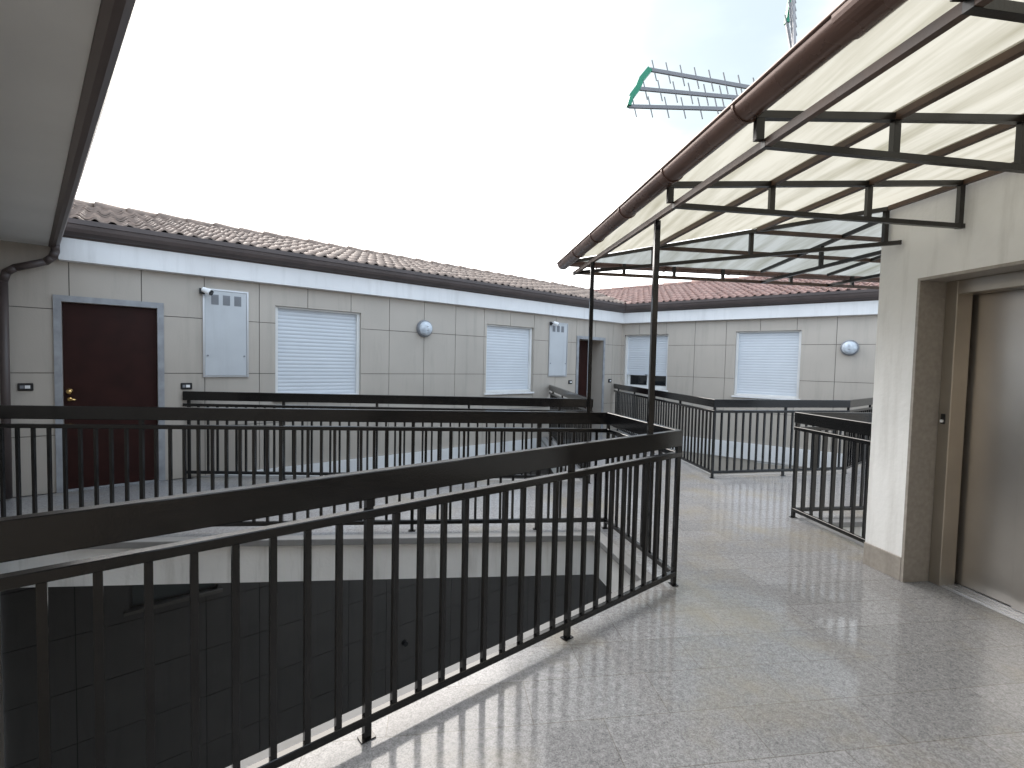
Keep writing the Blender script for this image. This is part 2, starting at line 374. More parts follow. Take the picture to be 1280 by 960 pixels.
def wall(F, x0, x1, zb, zt, holes, xs, zs, m_core, m_pan, rev=.12, gap=.008, th=.3, depths=None):
    """core with openings + cladding panels proud of it; one mesh"""
    bm = bmesh.new()
    X = sorted({x0, x1, *[h[0] for h in holes], *[h[1] for h in holes]}); Z = sorted({zb, zt, *[h[2] for h in holes], *[h[3] for h in holes]})
    for i in range(len(X)-1):
        for j in range(len(Z)-1):
            cx, cz = (X[i]+X[i+1])/2, (Z[j]+Z[j+1])/2
            if any(h[0] < cx < h[1] and h[2] < cz < h[3] for h in holes): continue
            vs = [bm.verts.new(F(x, -.012, z)) for x, z in ((X[i], Z[j]), (X[i+1], Z[j]), (X[i+1], Z[j+1]), (X[i], Z[j+1]))]
            bm.faces.new(vs).material_index = 0
    for h in holes:     # reveals and back
        a = [(h[0], h[2]), (h[1], h[2]), (h[1], h[3]), (h[0], h[3])]; d = h[4]
        for i in range(4):
            p, q = a[i], a[(i+1) % 4]
            bm.faces.new([bm.verts.new(F(*v)) for v in ((p[0], 0, p[1]), (q[0], 0, q[1]), (q[0], -d, q[1]), (p[0], -d, p[1]))]).material_index = 1
        bm.faces.new([bm.verts.new(F(x, -d, z)) for x, z in a]).material_index = 1
    xs = sorted([x0]+[x for x in xs if x0 < x < x1]+[x1]); zs = sorted([zb]+[z for z in zs if zb < z < zt]+[zt])
    for i in range(len(xs)-1):
        for j in range(len(zs)-1):
            rects = [(xs[i]+gap/2, xs[i+1]-gap/2, zs[j]+gap/2, zs[j+1]-gap/2)]
            for h in holes:
                nr = []
                for r in rects:
                    if h[1] <= r[0] or h[0] >= r[1] or h[3] <= r[2] or h[2] >= r[3]: nr.append(r); continue
                    if r[0] < h[0]: nr.append((r[0], h[0], r[2], r[3]))
                    if r[1] > h[1]: nr.append((h[1], r[1], r[2], r[3]))
                    a, b = max(r[0], h[0]), min(r[1], h[1])
                    if r[2] < h[2]: nr.append((a, b, r[2], h[2]))
                    if r[3] > h[3]: nr.append((a, b, h[3], r[3]))
                rects = nr
            t = random.uniform(-.0012, .0012)
            for r in rects:
                if r[1]-r[0] < .004 or r[3]-r[2] < .004: continue
                box(bm, F, r[0], r[1], -.011, t, r[2], r[3], mi=1)
    return link('wall', bm, [m_core, m_pan])

JX = [.132+.6145*k for k in range(-2, 17)]
JZ = [.62, 1.285, 1.962]
HA = [(.07, .89, .0, 2.045, .10), (2.17, 3.36, .94, 2.2, .12), (5.72, 6.875, .94, 2.2, .12), (8.195, 9.01, 0, 2.045, .36)]
HB = [(.08, 1.115, .97, 2.21, .14), (2.5, 3.65, .94, 2.235, .12)]
JXB = [1.687+.628*k for k in range(-3, 12)]
keep(wall(FA, -.6, 9.72, 0.0, 2.614, HA, JX, JZ, M_joint, M_panel), bld)
keep(wall(FB, 0.0, 12, 0.0, 2.49, HB, JXB, JZ, M_joint, M_panel), bld)
# lower storeys seen through the light wells
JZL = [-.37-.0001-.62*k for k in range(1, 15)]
lowA = wall(FA, -.6, 9.72, -9.2, -.33, [(.60, 1.49, -1.48, -.55, .07)], JX, JZL, M_lowjoint, M_lowshade)
tag(keep(lowA, bld), 'stone clad wall of the storeys below the walkway, its shade put into the colour')
lowB = wall(FB, 0.0, 12, -9.2, -.33, [], JXB, JZL, M_joint, M_panel); keep(lowB, bld)
# left wing wall
lw = wall(LW, 0.0, 9.5, -9.2, 2.62, [], [.6*k for k in range(1, 16)], [-.62*k for k in range(1, 15)]+[0.0]+JZ, M_joint, M_panel); keep(lw, bld)
p_, q_ = LW(9.5, 0), FC(1.99, -3.7); d_ = (q_-p_); BW = Frame(p_.x, p_.y, math.degrees(math.atan2(d_.x, d_.y))); 
if BW.n.y < 0: BW.n = -BW.n
bk = wall(BW, 0.0, d_.length, 0.0, 2.75, [], [], [], M_panel, M_panel); keep(bk, bld)  # unseen wall behind the camera, added to darken reflections in railing and floor
bm = bmesh.new(); box(bm, FA, -.6, 9.73, -.02, .022, -.33, .0); box(bm, FB, 0.0, 12, -.02, .022, -.33, -.001)
keep(link('slab_band', bm, M_fascia), bld)
# dark window below
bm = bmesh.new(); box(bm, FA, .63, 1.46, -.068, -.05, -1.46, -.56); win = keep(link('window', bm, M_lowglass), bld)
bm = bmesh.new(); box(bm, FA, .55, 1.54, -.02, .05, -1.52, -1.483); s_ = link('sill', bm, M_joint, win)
# small vent hood below
bm = bmesh.new(); cyl(bm, FA(4.14, .0, -3.16), FA(4.14, .07, -3.16), .045, .04, 14); keep(link('vent_pipe', bm, M_blackpl), bld)

# fascias (white) and brown metal eaves gutters
cin = Vector((*isect(FA(0, 0)[:2], FA.e[:2], FB(0, 0)[:2], FB.e[:2]), 0))
def eave_profile(prof, m, name):
    # profile (out, z) swept along A then B with the inner corner mitred
    bm = bmesh.new(); rows = []
    def corner(o): return Vector((*isect(FA(0, o)[:2], FA.e[:2], FB(0, o)[:2], FB.e[:2]), 0))
    A = [FA(.06 if name == 'fascia' else -.06, o, z) for o, z in prof]; C_ = [corner(o)+Vector((0, 0, z)) for o, z in prof]; B = [FB(12, o, z) for o, z in prof]
    n = len(prof); R = [[bm.verts.new(p) for p in r] for r in (A, C_, B)]
    for a, b in ((0, 1), (1, 2)):
        for j in range(n):
            bm.faces.new((R[a][j], R[a][(j+1) % n], R[b][(j+1) % n], R[b][j]))
    bm.faces.new(R[0]); bm.faces.new(R[2][::-1])
    return keep(link(name, bm, m), bld)
eave_profile([(0.0, 2.47), (.10, 2.475), (.10, 2.708), (0, 2.708)], M_fascia, 'fascia')
eave_profile([(.0, 2.7095), (.10, 2.7095), (.108, 2.725), (.15, 2.735), (.19, 2.765), (.205, 2.80), (.212, 2.84), (.222, 2.845), (.222, 2.895), (.20, 2.895), (.19, 2.83), (.10, 2.80), (0, 2.80)], M_eave, 'gutter')
eave_profile([(.0, 2.81), (.165, 2.81), (.165, 2.895), (0, 2.895)], M_mortar, 'eave_mortar')

# tiled roofs: overlapping barrel tiles
def tile_roof(F, x0, x1, m, clipA, slope=.275, D=3.0, z0=2.872, d0=.20):
    """corrugated courses; clip(x, y)-> allowed"""
    bm = bmesh.new(); wl = .15; seg = 8; nx = int((x1-x0)/wl*seg); course = .34
    rows = []; ny = int((D+d0)/course)+1
    for k in range(ny):
        a = d0-k*course; b = a-course-.03
        for (yy, lift) in ((a, .045), (b, .02)):
            rows.append((yy, lift, k))
    V = []
    for (yy, lift, k) in rows:
        r = []
        for i in range(nx+1):
            x = x0+i*wl/seg; ph = (i % seg)/seg
            jit = .006*math.sin(17.3*(i//seg)+5.1*k)
            zc = .024*max(0, math.cos(2*math.pi*ph))**.7 - .016*max(0, -math.cos(2*math.pi*ph))
            z = z0+slope*(d0-yy)+lift+zc+jit
            r.append(bm.verts.new(F(x, yy+jit*1.5, z)))
        V.append(r)
    for k in range(0, len(rows), 2):
        for i in range(nx):
            if clipA((V[k][i].co+V[k+1][i+1].co)/2):
                bm.faces.new((V[k][i], V[k][i+1], V[k+1][i+1], V[k+1][i]))
        # front lips
        fr = [bm.verts.new(v.co-Vector((0, 0, .022))) for v in V[k]]
        for i in range(nx):
            if clipA(V[k][i].co): bm.faces.new((fr[i], fr[i+1], V[k][i+1], V[k][i]))
    return bm
# courtyard corner valley: bisector line from cin
bis = (FA.n+FB.n).normalized()
def sideA(p):
    d = Vector((p.x, p.y, 0))-cin; return (d.x*bis.y-d.y*bis.x) > -.02
def sideB(p): return (Vector((p.x, p.y, 0))-cin).x*bis.y-(Vector((p.x, p.y, 0))-cin).y*bis.x < .02
sgn = sideA(FA(2, 0)); 
ca = sideA if sgn else (lambda p: not sideA(p))
cb = (lambda p: not sideA(p)) if sgn else sideA
roofA = keep(link('roof', tile_roof(FA, -2.5, 13, M_tileA, ca), M_tileA, smooth=True), bld); tag(roofA, 'weathered brown barrel tile roof')
roofB = keep(link('roof', tile_roof(FB, -3, 12, M_tileB, cb), M_tileB, smooth=True), bld); tag(roofB, 'red barrel tile roof')
def deck(F, x0, x1, clip):
    bm = bmesh.new(); n = 60
    for i in range(n):
        a, b = x0+(x1-x0)*i/n, x0+(x1-x0)*(i+1)/n
        for y0, z0, y1, z1 in ((.12, 2.86, -3.0, 3.72), (-3.0, 3.72, -6.0, 2.8)):
            c = F((a+b)/2, y0, 0)
            if clip(F((a+b)/2, y1, 0)): bm.faces.new([bm.verts.new(F(x, y, z)) for x, y, z in ((a, y0, z0), (b, y0, z0), (b, y1, z1), (a, y1, z1))])
    return bm
keep(link('roof_deck', deck(FA, -2.5, 13, ca), M_joint), bld)
keep(link('roof_deck', deck(FB, -3, 12, cb), M_joint), bld)
def ridge(F, x0, x1, clip, m):
    bm = bmesh.new(); k = 0; x = x0
    while x < x1:
        if clip(F(x+.2, -3.0)):
            cyl(bm, F(x, -3.02, 3.775+.006*math.sin(k*3)), F(x+.43, -3.02, 3.76+.006*math.sin(k*5)), .10, .088, 10)
        x += .4; k += 1
    return keep(link('ridge_tiles', bm, m, smooth=True), bld)
ridge(FA, -2.5, 13, ca, M_tileA); ridge(FB, -3, 12, cb, M_tileB)
bm = bmesh.new(); v0 = cin+bis*.1+Vector((0, 0, 2.9)); v1 = cin-bis*4.0+Vector((0, 0, 3.72))
bar(bm, v0, v1, .14, .02); keep(link('valley_flashing', bm, mat('red_flashing', (.32, .05, .05), .4)), bld)

# left wing eaves: soffit, gutter, downpipe, roof
bm = bmesh.new(); box(bm, LW, -.05, 9.5, 0.0, .405, 2.615, 2.72); keep(link('soffit', bm, M_soffit), bld)
bm = bmesh.new()
prof = [(.406, 2.71), (.406, 2.605), (.43, 2.59), (.455, 2.588), (.478, 2.60), (.492, 2.63), (.498, 2.69), (.508, 2.695), (.508, 2.71), (.49, 2.71), (.48, 2.64), (.465, 2.61), (.44, 2.603), (.42, 2.62), (.418, 2.71)]
R = [[bm.verts.new(LW(x, o, z)) for o, z in prof] for x in (.05, 9.5)]
for j in range(len(prof)): bm.faces.new((R[0][j], R[0][(j+1) % len(prof)], R[1][(j+1) % len(prof)], R[1][j]))
bm.faces.new(R[0]); bm.faces.new(R[1][::-1])
gl_ = keep(link('gutter', bm, M_eave), bld)
bm = bmesh.new(); box(bm, LW, 0, 9.5, -3.5, .46, 2.722, 2.75); 
vs = [bm.verts.new(LW(x, y, z)) for x, y, z in ((0, .48, 2.755), (9.5, .48, 2.755), (9.5, -3.5, 4.1), (0, -3.5, 4.1))]; bm.faces.new(vs)
keep(link('roof', bm, M_tileA), bld)
bm = bmesh.new()
pp = [LW(.20, .452, 2.62), LW(.20, .452, 2.54), LW(.185, .43, 2.48), LW(.15, .38, 2.43), LW(.11, .16, 2.34), LW(.09, .10, 2.29), LW(.08, .075, 2.2), LW(.08, .07, .02)]
for a, b in zip(pp, pp[1:]): cyl(bm, a, b, .036, seg=18)
for p in pp[1:-1]: bmesh.ops.create_icosphere(bm, subdivisions=3, radius=.0362, matrix=Matrix.Translation(p))
keep(link('downpipe', bm, M_eave, smooth=True), bld)

# doors
def door(s0, s1, depth, dark=False, label=None):
    bm = bmesh.new(); box(bm, FA, s0+.002, s1-.002, -depth+.001, -depth+.05, .012, 2.043, bev=.002)
    for a, b, z0, z1 in ():
        pass
    d = keep(link('door', bm, M_door), bld)
    if label: d['label'] = label
    bm = bmesh.new()
    for a, b, z0, z1 in ((s0-.065, s0-.001, 0.0, 2.112), (s1+.001, s1+.062, 0.0, 2.112), (s0-.001, s1+.001, 2.048, 2.112)):
        box(bm, FA, a, b, -.01, .018, z0, z1)
    box(bm, FA, s0, s1, -depth+.001, .018, .0015, .011)
    link('door_frame', bm, M_marble, d).matrix_parent_inverse = Matrix()
    bm = bmesh.new()
    y = -depth+.05
    cyl(bm, FA(s0+.05, y, 1.085), FA(s0+.05, y+.012, 1.085), .028, seg=18); cyl(bm, FA(s0+.05, y+.012, 1.085), FA(s0+.05, y+.05, 1.085), .012, seg=12)
    bmesh.ops.create_uvsphere(bm, u_segments=14, v_segments=10, radius=.028, matrix=Matrix.Translation(FA(s0+.05, y+.065, 1.085)))
    link('door_knob', bm, M_brass, d, smooth=True)
    bm = bmesh.new()
    cyl(bm, FA(s0+.05, y, 1.0), FA(s0+.05, y+.032, 1.0), .022, seg=14); bar(bm, FA(s0+.05, y+.03, 1.0), FA(s0+.10, y+.03, .99), .014, .018)
    link('door_handle', bm, M_brass, d, smooth=True)
    return d
d1 = door(.07, .89, .10, label='wide dark red front door in a grey marble frame')
d2 = door(8.195, 9.01, .36, label='dark red door set deep in its opening beside the corner')
bm = bmesh.new(); box(bm, FA, 9.005, 9.011, -.355, -.002, 0.0, 2.045); 

# shutters / windows
def window(F, h, shut_z, group=None, panes=()):
    s0, s1, z0, z1, d = h
    bm = bmesh.new()
    w = .045
    for a, b, c, e in ((s0, s0+w, z0, z1), (s1-w, s1, z0, z1), (s0+w, s1-w, z1-w*.6, z1), (s0+w, s1-w, z0, z0+w)):
        box(bm, F, a+.001, b-.001, -d+.012, -d+.075, c+.001, e-.001)
    wnd = keep(link('window', bm, M_pvc), bld)
    bm = bmesh.new(); pitch = .052; z = shut_z; y0 = -d+.028
    xa, xb = s0+w-.004, s1-w+.004; prev = None; ring = []
    zz = shut_z
    while zz < z1-.012:
        zt = min(zz+pitch, z1-.012)
        for f, o in ((0, 0), (.1, .003), (.5, .0055), (.9, .003), (.97, 0)):
            ring.append((y0+o, zz+(zt-zz)*f))
        zz += pitch
    VV = [[bm.verts.new(F(x, y, z)) for y, z in ring] for x in (xa, xb)]
    for i in range(len(ring)-1): bm.faces.new((VV[0][i], VV[0][i+1], VV[1][i+1], VV[1][i]))
    box(bm, F, xa, xb, -d+.02, -d+.052, shut_z-.035, shut_z-.001)
    link('shutter', bm, M_shutter, wnd)
    bm = bmesh.new(); c = (s0+s1)/2; box(bm, F, c-.025, c+.025, -d+.053, -d+.068, shut_z-.028, shut_z-.008); link('shutter_handle', bm, M_greyring, wnd)
    bm = bmesh.new(); box(bm, F, s0-.03, s1+.03, -.005, .035, z0-.035, z0-.002, bev=.003); link('sill', bm, M_fascia, wnd)
    if panes:
        bm = bmesh.new(); box(bm, F, s0+.05, s1-.05, -d+.001, -d+.0115, z0+.03, shut_z); 
        link('backing', bm, M_pvc, wnd)
        for a, b, c_, e in panes:
            bm = bmesh.new(); box(bm, F, a, b, -d+.012, -d+.022, c_, e); link('pane', bm, M_glass, wnd)
        bm = bmesh.new()
    return wnd
w1 = window(FA, HA[1], .99); tag(w1, 'window with lowered white shutter nearest the front door')
w2 = window(FA, HA[2], .99); tag(w2, 'window with lowered white shutter between the round lamp and the meter cabinet')
w3 = window(FB, HB[0], 1.315, panes=((.20, .60, 1.06, 1.30), (.68, 1.07, 1.06, 1.30))); tag(w3, 'window in the corner with shutter raised above two dark panes')
w4 = window(FB, HB[1], .99); tag(w4, 'window with lowered white shutter on the right facade')

# ------------------------------------------------------------------ fittings on the walls
def cabinet(s0, s1, z0, z1, label):
    t = thing('meter_cabinet', label, 'meter cabinet', 'utility cabinets on the left facade', loc=FA((s0+s1)/2, 0, z0))
    bm = bmesh.new()
    for a, b, c, e in ((s0, s0+.02, z0, z1), (s1-.02, s1, z0, z1), (s0+.02, s1-.02, z0, z0+.02), (s0+.02, s1-.02, z1-.02, z1)):
        box(bm, FA, a, b, -.005, .022, c, e)
    keep(link('frame', bm, M_greyring if False else M_alu), t)
    bm = bmesh.new(); box(bm, FA, s0+.022, s1-.022, -.004, .016, z0+.022, z1-.022, bev=.002); d = keep(link('door', bm, M_cabinet), t)
    for k in range(3):
        c = s0+.13+k*.125
        bm = bmesh.new()
        for q in range(6):
            zc = z1-.185+q*.018
            box(bm, FA, c-.035, c+.035, .0165, .022, zc, zc+.007)
        box(bm, FA, c-.04, c+.04, .0162, .0175, z1-.195, z1-.07)
        link('vent', bm, M_greyring, d)
    for k in (s0+.05, s1-.05):
        bm = bmesh.new(); cyl(bm, FA(k, .016, z0+.27), FA(k, .024, z0+.27), .011, seg=12); keep(link('lock', bm, M_greyring), t)
    return t
cabinet(1.342, 1.845, 1.238, 2.338, 'tall pale grey meter cabinet with three vents, between front door and ribbed shutter window')
cabinet(7.293, 7.83, 1.238, 2.35, 'pale grey meter cabinet near the corner, beside the recessed dark door')
def camera_light(s, z, label):
    t = thing('security_light', label, 'security light', 'small security lights over the cabinets', loc=FA(s, 0, z))
    bm = bmesh.new(); box(bm, FA, s-.03, s+.03, .0225, .035, z-.03, z+.04); bar(bm, FA(s, .03, z), FA(s+.02, .10, z+.01), .02, .02); keep(link('bracket', bm, M_blackpl), t)
    bm = bmesh.new(); cyl(bm, FA(s+.0, .10, z+.02), FA(s+.075, .16, z-.02), .03, .042, 16); keep(link('housing', bm, M_white), t)
    bm = bmesh.new(); cyl(bm, FA(s+.0755, .1604, z-.0203), FA(s+.081, .165, z-.023), .036, .034, 16); keep(link('lens', bm, M_glass), t)
camera_light(1.335, 2.29, 'small security light on the upper left corner of the tall cabinet by the front door')
camera_light(7.32, 2.31, 'small security light on the cabinet near the corner door')
def bell(s, z, label):
    t = thing('doorbell_plate', label, 'doorbell', 'doorbell plates beside the doors', loc=FA(s, 0, z))
    bm = bmesh.new(); box(bm, FA, s-.058, s+.058, .001, .016, z-.04, z+.04, bev=.006); keep(link('plate', bm, M_blackpl), t)
    bm = bmesh.new(); box(bm, FA, s-.005, s+.035, .0165, .02, z-.016, z+.016); keep(link('name_tag', bm, M_white), t)
    bm = bmesh.new(); box(bm, FA, s-.04, s-.012, .0165, .022, z-.016, z+.016); keep(link('button', bm, M_greyring), t)
bell(-.212, 1.14, 'black doorbell plate with white name tag, left of the front door')
bell(1.17, 1.13, 'black doorbell plate between the front door and the tall meter cabinet')
bell(7.955, 1.12, 'black doorbell plate between the far meter cabinet and the recessed door')
bell(9.28, 1.14, 'black doorbell plate between the recessed door and the wall corner')
def wall_lamp(F, s, z, label):
    t = thing('wall_lamp', label, 'wall lamp', 'round bulkhead lamps', loc=F(s, 0, z))
    bm = bmesh.new(); cyl(bm, F(s, 0.001, z), F(s, .05, z), .142, .135, 32); cyl(bm, F(s, .05, z), F(s, .062, z), .135, .118, 32); keep(link('base_ring', bm, M_greyring, smooth=False), t)
    bm = bmesh.new(); prev = None; N = 28
    prof = [(.117, .0625), (.112, .085), (.095, .108), (.065, .124), (.03, .131), (.0001, .133)]
    rings = [[bm.verts.new(F(s+r*math.cos(2*math.pi*i/N), y, z+r*math.sin(2*math.pi*i/N))) for i in range(N)] for r, y in prof]
    for a, b in zip(rings, rings[1:]):
        for i in range(N): bm.faces.new((a[i], a[(i+1) % N], b[(i+1) % N], b[i]))
    keep(link('glass_cover', bm, M_lens, smooth=True), t)
    bm = bmesh.new()
    for dz in (-.03, .03):
        bar(bm, F(s-.11, .075, z+dz), F(s, .135, z+dz), .008, .008); bar(bm, F(s, .135, z+dz), F(s+.11, .075, z+dz), .008, .008)
    keep(link('guard', bm, M_greyring), t)
wall_lamp(FA, 4.43, 2.03, 'round grey bulkhead lamp on the left facade between two shuttered windows')
wall_lamp(FB, 4.40, 1.90, 'round pale bulkhead lamp on the right facade near the white lift tower')

# ------------------------------------------------------------------ railings
def railing(pts, label, starts, pitch=.1145, pstep=10, ends=(True, True)):
    t = thing('railing', label, 'railing', 'black steel railings round the light wells', loc=(pts[1][0], pts[1][1], 0))
    for nm, w, z0, z1 in (('top_rail', .042, .962, 1.07), ('mid_rail', .04, .888, .922), ('bottom_rail', .03, .062, .098)):
        bm = bmesh.new(); sweep(bm, pts, w, z0, z1); keep(link(nm, bm, M_black), t)
    bme = bmesh.new(); box(bme, WORLD, -.011, .011, -.011, .011, .097, .889); mb = bpy.data.meshes.new('baluster'); bmesh.ops.recalc_face_normals(bme, faces=bme.faces); bme.to_mesh(mb); bme.free(); mb.materials.append(M_black)
    bme = bmesh.new(); box(bme, WORLD, -.014, .014, -.014, .014, .0, .964); box(bme, WORLD, -.03, .03, -.022, .022, .0005, .006); mp_ = bpy.data.meshes.new('post'); bmesh.ops.recalc_face_normals(bme, faces=bme.faces); bme.to_mesh(mp_); bme.free(); mp_.materials.append(M_black)
    def put(name, me, x, y, a):
        o = bpy.data.objects.new(name, me); COL.objects.link(o); o.location = (x, y, 0); o.rotation_euler = (0, 0, a); keep(o, t)
    for i in range(len(pts)-1):
        P, Q = Vector(pts[i]), Vector(pts[i+1]); L = (Q-P).length; d = (Q-P)/L; ang = math.atan2(d.y, d.x)
        frm, first, step = starts[i]      # frm: 0 measure from P, 1 from Q; first: first post position; step: post step
        posts = []; x = first
        while x < L-.03: posts.append(x); x += step
        allp = [0.0]+posts+[L]
        if first > 0 and first < .01: allp = posts+[L]
        for k in range(len(allp)-1):
            a, b = allp[k], allp[k+1]; n = max(1, round((b-a)/pitch))
            for j in range(1, n):
                s = a+(b-a)*j/n; s = L-s if frm else s
                put('baluster', mb, P.x+d.x*s, P.y+d.y*s, ang)
        for s in posts:
            s = L-s if frm else s; put('post', mp_, P.x+d.x*s, P.y+d.y*s, ang)
        if i > 0: put('post', mp_, P.x, P.y, ang)
    return t
railing(R1, 'long black steel railing in the foreground around the biggest light well', [(1, 1.05, 1.14), (0, 1.14, 1.14), (1, 1.17, 1.107)])
railing(R2, 'black railing beyond the foreground one, fencing the triangular well under the left facade windows', [(0, .06, 1.13), (0, 1.1, 1.13)])
railing(R4, 'black angled railing under the right facade, from the corner to behind the lift tower', [(1, 1.1, 1.1), (0, 1.12, 1.1), (0, 1.1, 1.1)])
railing(R3, 'short black railing meeting the white lift tower', [(1, 1.3, 1.1), (0, 1.1, 1.1)])

# ------------------------------------------------------------------ lift tower
lift = thing('lift_tower', 'white plastered lift tower with steel lift doors at the right of the walkway', 'lift tower', loc=FC(1.97, 1.37, 0))
U0 = 1.985; V1_ = 1.375                       # front plane and back corner in canopy coordinates
vo = 1.073; vj0 = vo-1.12; ZL = 2.15          # opening
bm = bmesh.new()
UB = U0+2.1
def lb(u0, u1, v0, v1, z0, z1, mi=0): box(bm, FC, u0, u1, v0, v1, z0, z1, mi)
lb(U0, U0+.42, vo, V1_, .172, ZL, 0); lb(U0, U0+.42, -4.0, vj0, .172, ZL, 0); lb(U0, U0+.42, -4.0, V1_, ZL, 3.05, 0)
lb(U0+.42, UB, 1.0, V1_, -9.2, 3.05, 0); lb(UB-.25, UB, -4.0, 1.0, -9.2, 3.05, 0); lb(U0+.42, UB-.25, -4.0, -3.8, -9.2, 3.05, 0)
lb(U0+.42, UB-.25, -3.8, 1.0, 2.9, 3.05, 0)
keep(link('wall', bm, M_plaster), lift)
bm = bmesh.new()
box(bm, FC, U0-.006, U0+.42, vo+.001, V1_+.006, 0, .17, bev=.002); box(bm, FC, U0-.006, U0+.42, -4.0, vj0-.001, 0, .17, bev=.002)
keep(link('plinth', bm, M_granite), lift)
bm = bmesh.new()
box(bm, FC, U0-.004, U0+.22, vo-.02, vo-.0005, 0, ZL-.021); box(bm, FC, U0-.004, U0+.22, vj0+.0005, vj0+.02, 0, ZL-.021); box(bm, FC, U0-.004, U0+.22, vj0+.0005, vo-.0005, ZL-.02, ZL-.0005)
keep(link('door_surround', bm, M_granite), lift)
# steel frame
fr0, fr1 = vo-.02-.08, vj0+.12
bm = bmesh.new()
for a, b, c, e in ((fr0, vo-.0205, 0, ZL-.0205), (vj0+.0205, fr1, 0, ZL-.0205), (fr1+.0005, fr0-.0005, 2.035, ZL-.0205)):
    box(bm, FC, U0+.205, U0+.33, a, b, c, e, bev=.004)
keep(link('lift_frame', bm, M_steel), lift)
bm = bmesh.new(); box(bm, FC, U0+.395, U0+.41, fr1-.3, fr0+.05, 0, 2.1); keep(link('shaft_back', bm, M_blackpl), lift)
seam = vo-.10-.33
bm = bmesh.new(); box(bm, FC, U0+.358, U0+.385, seam-.02, fr0+.03, .012, 2.06, bev=.002); keep(link('lift_door', bm, M_steeldoor), lift)
bm = bmesh.new(); box(bm, FC, U0+.338, U0+.356, fr1-.02, seam, .012, 2.06, bev=.002); keep(link('lift_door', bm, M_steeldoor), lift)
bm = bmesh.new()
for k in range(4): box(bm, FC, U0+.23+k*.04, U0+.255+k*.04, fr1, fr0, .0045, .009)
box(bm, FC, U0+.21, U0+.40, fr1, fr0, .0005, .0042)
keep(link('threshold', bm, M_alu), lift)
bm = bmesh.new(); box(bm, FC, U0+.198, U0+.2045, fr0+.03, fr0+.058, 1.14, 1.21, bev=.001); cp = keep(link('call_panel', bm, M_blackpl), lift)
bm = bmesh.new(); cyl(bm, FC(U0+.1975, fr0+.045, 1.16), FC(U0+.19, fr0+.045, 1.16), .011, seg=14); link('call_button', bm, M_white, cp)

# ------------------------------------------------------------------ canopy
can = thing('canopy', 'brown steel canopy with cream translucent roof sheets over the walkway', 'canopy', loc=FC(0, 0, 0))
Zl, Zo = 2.43, 2.545; SL = (2.70-2.545)/1.97; VH0, VH1 = 2.93, 1.30; SL2 = (2.70-2.545)/(VH0-VH1)
def zr(u): return Zo+SL*u
UW = U0-.01
def hip_v(u): return VH0+(VH1-VH0)*u/1.97
TH = .028
def cobj(name, m, *bars, w=TH, h=TH):
    bm = bmesh.new()
    for a, b in bars: bar(bm, a, b, w, h)
    return keep(link(name, bm, m), can)
for v in (0.79, 0.0, -.79, -1.58, -2.4):
    cobj('lower_chord', M_trussm, (FC(.02, v, Zl), FC(UW, v, Zl)))
    cobj('upper_chord', M_trussm, (FC(-.03, v, zr(-.03)), FC(UW, v, zr(UW))), w=.03, h=.03)
    for u in (.0, .64, 1.29, UW-.03):
        cobj('strut', M_trussm, (FC(u, v, Zl-.016 if u > 1.9 else Zl+.014), FC(u, v, zr(u)-.016)), w=.034 if u < .1 else .03)
# hip truss
cobj('lower_chord', M_trussm, (FC(.02, VH0-.02, Zl-.001), FC(1.97, VH1-.1, Zl-.001)))
cobj('upper_chord', M_trussm, (FC(.0, VH0, Zo-.001), FC(1.97, VH1, 2.70)))
for u in (.63, 1.26, 1.95): cobj('strut', M_trussm, (FC(u, hip_v(u), Zl+.012), FC(u, hip_v(u), zr(u)-.015)), w=.03, h=.03)
# purlins parallel to the walkway edge
cobj('purlin', M_purlin, (FC(.035, -3.2, Zl+.004), FC(.035, VH0+.06, Zl+.004)), w=.028, h=.032)
for u in (.64, 1.29, UW-.02):
    cobj('purlin', M_purlin, (FC(u, -3.2, zr(u)+.002), FC(u, hip_v(u)-.02, zr(u)+.002)), w=.032, h=.03)
# far slope
cobj('purlin', M_purlin, (FC(.03, VH0, Zl+.002), FC(4.2, VH0, Zl+.002)), w=.03, h=.03)
for u, v in ((.64, hip_v(.64)), (1.27, hip_v(1.27))):
    z = Zo+SL2*(VH0-v); cobj('purlin', M_purlin, (FC(u+.02, v, z), FC(4.2, v, z)), w=.032, h=.032)
for u in (2.1, 2.9, 3.7):
    cobj('lower_chord', M_trussm, (FC(u, VH0, Zl), FC(u, V1_+.02, Zl))); cobj('upper_chord', M_trussm, (FC(u, VH0, Zo), FC(u, V1_+.02, 2.695)))
    cobj('strut', M_trussm, (FC(u, 2.1, Zl), FC(u, 2.1, Zo+SL2*(VH0-2.1))), w=.03)
for u in (.55, 1.1, 1.65, 2.45, 3.2): cobj('strut', M_trussm, (FC(u, VH0, Zl), FC(u, VH0, Zo)), w=.03, h=.03)
# posts standing on the railing
for (x, y, top) in ((.893, 3.065, Zl-.0175), (.695, 4.325, Zl-.0175)):
    bm = bmesh.new(); box(bm, WORLD, x-.0165, x+.0165, y-.0165, y+.0165, 1.0705, top); keep(link('post', bm, M_black), can)
